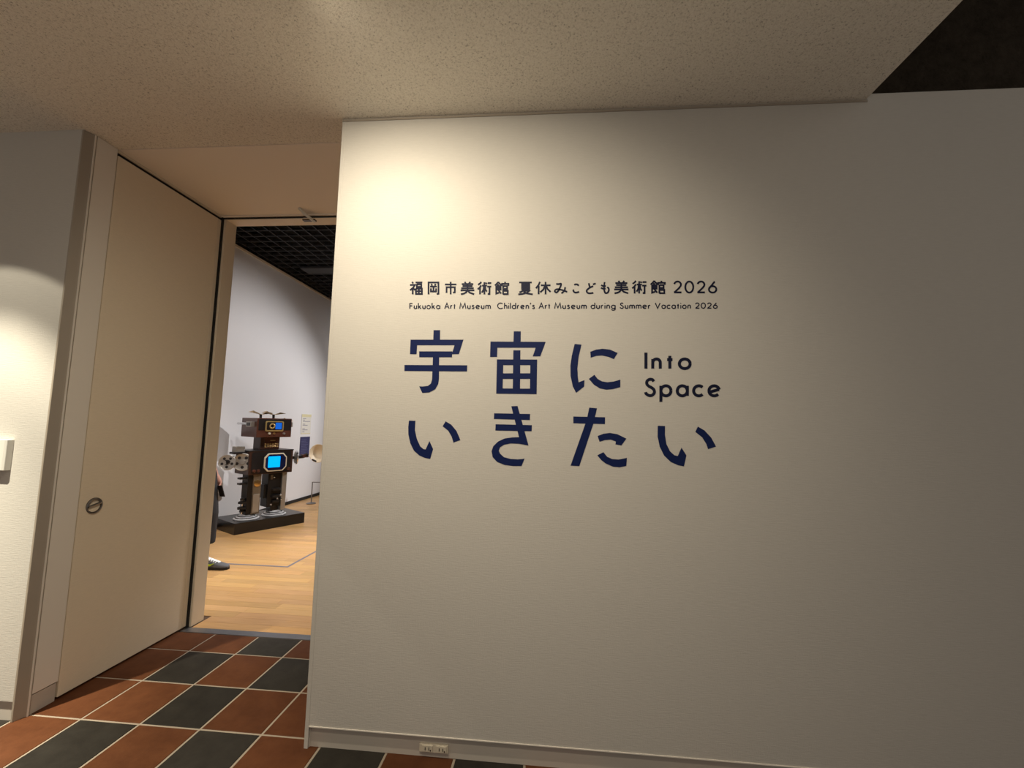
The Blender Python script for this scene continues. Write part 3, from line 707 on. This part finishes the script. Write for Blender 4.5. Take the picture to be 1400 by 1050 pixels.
# legs
for nm, x0, x1, mA, mB in (('leg', -0.31, -0.15, M_dkm, M_tan), ('leg', -0.02, 0.235, M_dkm, M_alu)):
    if x0 < -.2:
        lg = rbox(nm, -0.275, -0.215, -0.16, 0.0, 0.20, 0.716, mA, ro, .004)
        rbox('cover_plate', -0.215, -0.115, -0.18, 0.02, 0.20, 0.716, M_tan, lg, .004)
        rbox('side_plate', -0.205, -0.13, -0.188, -0.178, 0.22, 0.46, M_alu, lg, .003)
        MB().lathe([(0.045, 0), (0.045, .008), (0.03, .012), (0, .012)], 18, (-0.165, -0.179, Z(.60)), (0, -1, 0)).build('round_cover', M_brass, lg, smooth=True)
        for z in (0.67, 0.60): rbox('fin', -0.36, -0.275, -0.13, -0.05, z - .012, z + .012, M_pan, lg, .003)
        for z, r in ((.40, .03), (.36, .05), (.29, .055), (.25, .03)):
            MB().lathe([(r, -.012), (r, .012), (r*.6, .02), (0, .02)], 16, (-0.305, -0.12, Z(z)), (0, 0, 1)).build('spool', M_dkm, lg, smooth=True)
        MB().tube([(-0.305, -.12, Z(.21)), (-0.305, -.12, Z(.42))], .01, 8).build('spindle', M_chrome, lg, smooth=True)
    else:
        lg = rbox(nm, -0.01, 0.17, -0.15, 0.03, 0.26, 0.716, mA, ro, .004)
        rbox('side_plate', 0.172, 0.235, -0.17, 0.0, 0.20, 0.716, M_alu, lg, .004)
        rbox('edge_block', -0.045, -0.01, -0.12, -0.02, 0.38, 0.56, M_dkm, lg, .004)
        rbox('lamp_plate', 0.02, 0.05, -0.156, -0.148, 0.63, 0.69, M_tan, lg, .002)
        for z, r in ((.49, .06), (.40, .065), (.33, .055)):
            MB().lathe([(r, -.014), (r, .014), (r*.8, .02), (0, .02)], 18, (0.10, -0.15, Z(z)), (0, 0, 1)).build('drum', M_dkm, lg, smooth=True)
        for x, z in ((0.10, .37), (0.14, .41), (0.155, .355), (0.02, .30), (0.065, .655)):
            MB().ball((x, -0.205 if z < .5 else -.156, Z(z)), .013, 10, 8).build('bright_cap', M_chrome, lg, smooth=True)
        rbox('foot_post', 0.06, 0.16, -0.12, 0.0, 0.19, 0.27, M_pan, lg, .004)
for x in (-0.225, 0.135):
    ft = MB().lathe([(0.15, 0), (0.152, .008), (0.142, .016), (0.125, .018), (0.123, .03), (0.112, .034), (0.095, .035), (0.093, .047), (0.083, .052), (0.065, .053), (0.06, .06), (0, .06)], 32, (x, -0.08, 0.0)).build('foot', M_foot, ro, smooth=True)
    MB().torus((x, -.08, .022), .128, .006, (0,0,1), 32, 6).build('black_ring', M_pan, ft, smooth=True)
    MB().torus((x, -.08, .040), .098, .006, (0,0,1), 32, 6).build('black_ring', M_pan, ft, smooth=True)
# arms
def wheel(name, c, axis, R, parent):
    o = MB().lathe([(R*.9, -.008), (R, -.004), (R, .006), (R*.92, .010), (R*.86, .006), (R*.3, .006), (R*.26, .018), (0, .018)], 28, c, axis).build(name, M_alu, parent, smooth=True)
    q = Vector((0,0,1)).rotation_difference(Vector(axis).normalized())
    for k in range(5):
        a = 2*pi*k/5 + .3; p = Vector(c) + q @ Vector((R*.58*cos(a), R*.58*sin(a), .0062))
        MB().lathe([(R*.17, 0), (R*.17, .001), (0, .001)], 12, p, axis).build('dark_disc', M_pan, o)
    return o
am = MB().tube([(-0.30, -0.02, Z(.90)), (-0.52, -0.06, Z(.885))], 0.035, 12).build('arm', M_dkm, ro, smooth=True)
wheel('wheel', (-0.345, -0.13, Z(.885)), (-0.75, -1, 0.0), 0.115, am); wheel('wheel', (-0.50, -0.06, Z(.885)), (-0.75, -1, 0.1), 0.10, am)
MB().tube([(-.345, -.12, Z(.885)), (-.345, 0.0, Z(.89))], .03, 10).build('axle', M_dkm, am, smooth=True)
rbox('arm_plate', -0.46, -0.2, -0.13, 0.0, 0.99, 1.015, M_pan, am, .003)
bxx = rbox('arm_box', -0.43, -0.32, -0.11, 0.0, 1.012, 1.085, M_alu, am, .004)
am2 = MB().tube([(0.285, -0.08, Z(.905)), (0.42, -0.08, Z(.905)), (0.50, -0.09, Z(.915)), (0.56, -0.10, Z(.94))], [.022, .02, .026, .03], 12).build('arm', M_dkm, ro, smooth=True)
MB().lathe([(0.03, -.03), (0.085, -.012), (0.09, 0), (0.085, .012), (0.03, .03), (0, .03)], 24, (0.40, -0.08, Z(.905)), (1, -.25, 0)).build('hub_disc', M_alu, am2, smooth=True)
MB().torus((0.40, -.08, Z(.905)), .088, .012, (1, -.25, 0), 26, 8).build('hub_rim', M_chrome, am2, smooth=True)
rbox('joint', 0.48, 0.57, -0.12, -0.05, 0.90, 0.945, M_wal2, am2, .006)
MB().lathe([(0.02, -.10), (0.04, -.08), (0.08, -.045), (0.115, -.02), (0.138, 0.0), (0.132, .002), (0.11, -.014), (0.075, -.035), (0.035, -.06), (0, -.065)], 32, (0.70, -0.15, Z(.955)), (-0.1, -1, 0.12)).build('horn', M_ivory, am2, smooth=True)
MB().tube([(0.60, -.17, Z(.87)), (0.66, -.17, Z(.84))], .012, 8).build('horn_clip', M_dkm, am2, smooth=True)

# ------------------------------------------------------------------ visitor standing beyond the door frame
M_skin = mat('skin', (0.42, 0.20, 0.14), 0.55); M_trou = mat('black_trousers', (0.012, 0.012, 0.014), 0.85)
M_shirt = mat('dark_red_top', (0.14, 0.03, 0.03), 0.85); M_hair = mat('black_hair', (0.010, 0.008, 0.007), 0.5)
PX, PY = -2.372, 2.0
pe = empty('person', (PX, PY, 0)); tag(pe, 'person in black cropped trousers and grey trainers holding a black phone', 'person')
def fuse(mb, name, m, parent, vox=0.009, it=3):
    o = mb.build(name, m, parent, smooth=False)
    r = o.modifiers.new('fuse', 'REMESH'); r.mode = 'VOXEL'; r.voxel_size = vox; r.use_smooth_shade = True
    s_ = o.modifiers.new('relax', 'SMOOTH'); s_.iterations = it; s_.factor = 0.5
    return o
def chain(mb, pts, rad, n=14):
    mb.tube(pts, rad, n)
    for p, r in zip(pts, rad): mb.ball(p, r * .995, 12, 8)
# local frame: x forward (towards picture right), y to the person's left, z up; near leg/arm at y < 0
bd = MB()
for s in (-1, 1):
    fx = -0.10 if s < 0 else 0.157
    chain(bd, [(fx*.5, s*.09, .88), (fx*.8 + .01, s*.095, .48), (fx - .04, s*.10, .09)], [.075, .05, .034])
    bd.ball((fx + .01, s*.10, .05), (.07, .035, .035))
bd.ball((0, 0, .95), (.10, .15, .12)); bd.ball((0, 0, 1.18), (.10, .15, .20)); bd.ball((.0, 0, 1.34), (.09, .18, .08))
chain(bd, [(-.01, 0, 1.38), (.0, 0, 1.46)], [.055, .05])
hz = 1.555
bd.ball((.015, 0, hz + .02), (.095, .076, .105)); bd.ball((.04, 0, hz - .055), (.06, .055, .055))
bd.ball((.112, 0, hz - .012), (.016, .012, .022)); bd.ball((.10, 0, hz - .055), (.008, .022, .006))
for s in (-1, 1): bd.ball((.0, s*.078, hz - .01), (.018, .010, .028))
def hand(mb, w, fdir, side, held):
    w = Vector(w); f = Vector(fdir).normalized(); sd = Vector((0, side, 0)); dn = f.cross(sd).normalized()
    chain(mb, [w, w + f*.05, w + f*.085], [.024, .032, .030])
    for k, (l, off) in enumerate(((.070, .030), (.078, .010), (.072, -.010), (.056, -.028))):
        b0 = w + f*.085 + dn*off*0.9
        p1 = b0 + f*l*.5 + sd*.010; p2 = p1 + f*l*.30 + sd*.022; p3 = p2 + f*l*.12 + sd*.024
        chain(mb, [b0, p1, p2, p3], [.0095, .009, .008, .007], 8)
    t0 = w + f*.03 + dn*.028; chain(mb, [t0, t0 + f*.025 + dn*.022 + sd*.012, t0 + f*.052 + dn*.028 + sd*.024], [.012, .0105, .009], 8)
chain(bd, [(0, -.19, 1.36), (-.03, -.22, 1.08), (.035, -.215, .865)], [.045, .037, .027]); hand(bd, (.035, -.215, .865), (.30, 0, -1), 1, True)
chain(bd, [(0, .19, 1.36), (-.03, .215, 1.08), (.085, .20, .885)], [.045, .037, .027]); hand(bd, (.085, .20, .885), (.55, 0, -1), -1, False)
body = fuse(bd, 'body', M_skin, pe, .0065, 4)
tb = MB()
for s in (-1, 1):
    fx = -0.10 if s < 0 else 0.157
    chain(tb, [(fx*.4, s*.085, .90), (fx*.8 + .005, s*.095, .52), (fx - .028, s*.10, .29)], [.105, .086, .076])
    tb.tube([(fx - .028, s*.10, .30), (fx - .03, s*.10, .235)], [.078, .076], 16)
tb.ball((0, 0, .95), (.125, .17, .13))
fuse(tb, 'trousers', M_trou, pe, .011, 2)
sb = MB(); sb.ball((0, 0, 1.16), (.125, .175, .24)); sb.ball((0, 0, 1.34), (.105, .195, .09)); sb.tube([(0, 0, .93), (0, 0, 1.1)], [.15, .15], 20)
for s in (-1, 1): chain(sb, [(0, s*.19, 1.35), (-.022, s*.212, 1.17)], [.062, .056])
fuse(sb, 'shirt', M_shirt, pe, .011, 2)
hb = MB(); hb.ball((-.015, 0, hz + .045), (.103, .088, .098)); hb.ball((-.055, 0, hz - .02), (.055, .078, .075))
fuse(hb, 'hair', M_hair, pe, .010, 2)
for s in (-1, 1):
    MB().ball((.094, s*.030, hz + .012), (.010, .011, .008), 12, 8).build('eye', MATS['white_card'], pe, smooth=True)
ph = MB().box(-0.004, 0.004, -0.031, 0.031, -0.06, 0.06).build('phone', M_pan, bevel=.003)
ph.location = (PX + .200, PY + .150, .728); ph.rotation_euler = (0, radians(-20), radians(80)); tag(ph, 'black phone in the hand of the person by the door frame', 'phone')
# shoes
M_sole = mat('black_sole', (0.010, 0.010, 0.010), 0.7); M_grey = mat('grey_mesh_upper', (0.10, 0.10, 0.105), 0.8, vary=.2)
M_lace = mat('white_lace', (0.78, 0.78, 0.76), 0.8); M_neon = mat('neon_yellow', (0.55, 0.75, 0.02), 0.5)
for s in (-1, 1):
    fx = -0.10 if s < 0 else 0.157; y = s*.10
    sh = empty('shoe', (0, 0, 0)); sh.parent = pe
    sh.location = (fx, y, 0)
    prof = [(-.085, .030, .036), (-.05, .038, .040), (.0, .040, .041), (.06, .043, .044), (.12, .047, .045), (.17, .046, .042), (.205, .036, .034), (.225, .016, .018)]
    outl = [(x, -w) for x, w, _ in prof] + [(x, w) for x, w, _ in reversed(prof)]
    MB().prism(outl, 0.0, 0.028).build('sole', M_sole, sh, bevel=.006)
    up_ = MB(); tops = [.085, .092, .092, .083, .066, .055, .046, .036]; vs = []; n = 12
    for (x, w, _), tz in zip(prof, tops):
        for k in range(n + 1):
            a = pi * k / n; vs.append((x, -(w - .002)*cos(a), .022 + (tz - .022) * sin(a) ** .6 if 0 < k < n else .022))
    fs = [(i*(n+1)+k, i*(n+1)+k+1, (i+1)*(n+1)+k+1, (i+1)*(n+1)+k) for i in range(len(prof)-1) for k in range(n)]
    fs += [tuple(range(n, -1, -1)), tuple((len(prof)-1)*(n+1)+k for k in range(n+1))]
    u_ = up_.add(vs, fs).build('upper', M_grey, sh, smooth=True)
    lc = MB()
    for k in range(5):
        x = .035 + k*.022; tz = .094 - k*.0075; lc.tube([(x, -.026, tz - .012), (x + .004, 0, tz), (x, .026, tz - .012)], .0065, 8)
    lc.add([(.0,-.02,.10),(.13,-.016,.067),(.13,.016,.067),(.0,.02,.10),(-.01,-.018,.135),(-.01,.018,.135)], [(0,1,2,3),(0,3,5,4)])
    lc.build('laces', M_lace, sh, smooth=True)
    # curved tick on the outer side
    sw = MB(); top_ = [(.015, .064), (.035, .052), (.065, .050), (.105, .062)]; bot = [(.105, .062), (.065, .036), (.035, .034), (.016, .046)]
    pts = top_ + bot[1:]
    for ys in (-.047, .047):
      sw = MB(); sw.add([(x, ys, z) for x, z in pts] + [(x, ys * .8, z) for x, z in pts], [tuple(range(len(pts))), tuple(range(2*len(pts)-1, len(pts)-1, -1))] + [(i, (i+1) % len(pts), len(pts) + (i+1) % len(pts), len(pts) + i) for i in range(len(pts))])
      sw.build('side_mark', M_neon, sh)

# ------------------------------------------------------------------ lamps
M_lens = mat('warm_lamp_lens', (1, 1, 1), .5, emit=(1.0, .85, .6), estr=2.0); M_lensc = mat('cool_lamp_lens', (1, 1, 1), .5, emit=(1.0, .96, .92), estr=6.0)
WHERE = ['above the left wall', 'in front of the title wall', 'added as a wash for the title wall']
for k, (x, y, beams) in enumerate(LAMPS):
    d = empty('downlight', (x, y, H)); tag(d, 'round recessed ceiling downlight ' + WHERE[k], 'downlight', 'foyer ceiling downlights')
    MB().torus((0, 0, 0), .06, .005, (0,0,1), 24, 8).build('trim_ring', M_trim, d, smooth=True)
    MB().lathe([(.055, -.001), (.055, .002), (0, .002)], 20).build('lens', M_lens, d)
    for tgt, en_, cone, bl, colr, rad in beams: spot('lamp', (x, y, H - 0.012), tgt, en_, cone, bl, colr, rad, d)
for k, (loc, tgt, en_, cone, bl) in enumerate(GALLERY_LAMPS):
    d = empty('track_spotlight', loc); tag(d, 'black gallery track spotlight hanging under the grid, ' + ['aimed at the robot', 'aimed at the captions', 'over the tape corner', 'over the doorway floor', 'deep in the room'][k], 'spotlight', 'gallery spotlights')
    ax = (Vector(tgt) - Vector(loc)).normalized()
    MB().lathe([(.035, -.10), (.045, -.09), (.045, .0), (.04, .0), (.038, -.02), (0, -.02)], 20, (0,0,0), ax).build('can', M_gblack, d, smooth=True)
    MB().tube([-ax*.06, Vector((-ax.x*.06, -ax.y*.06, 4.302 - loc[2]))], .008, 8).build('stem', M_gblack, d, smooth=True)
    MB().lathe([(.034, 0), (.034, .002), (0, .002)], 18, ax * -.018, ax).build('lens', M_lensc, d)
    spot('lamp', Vector(loc) + ax*.005, tgt, en_, cone, bl, COOL, .04, d)
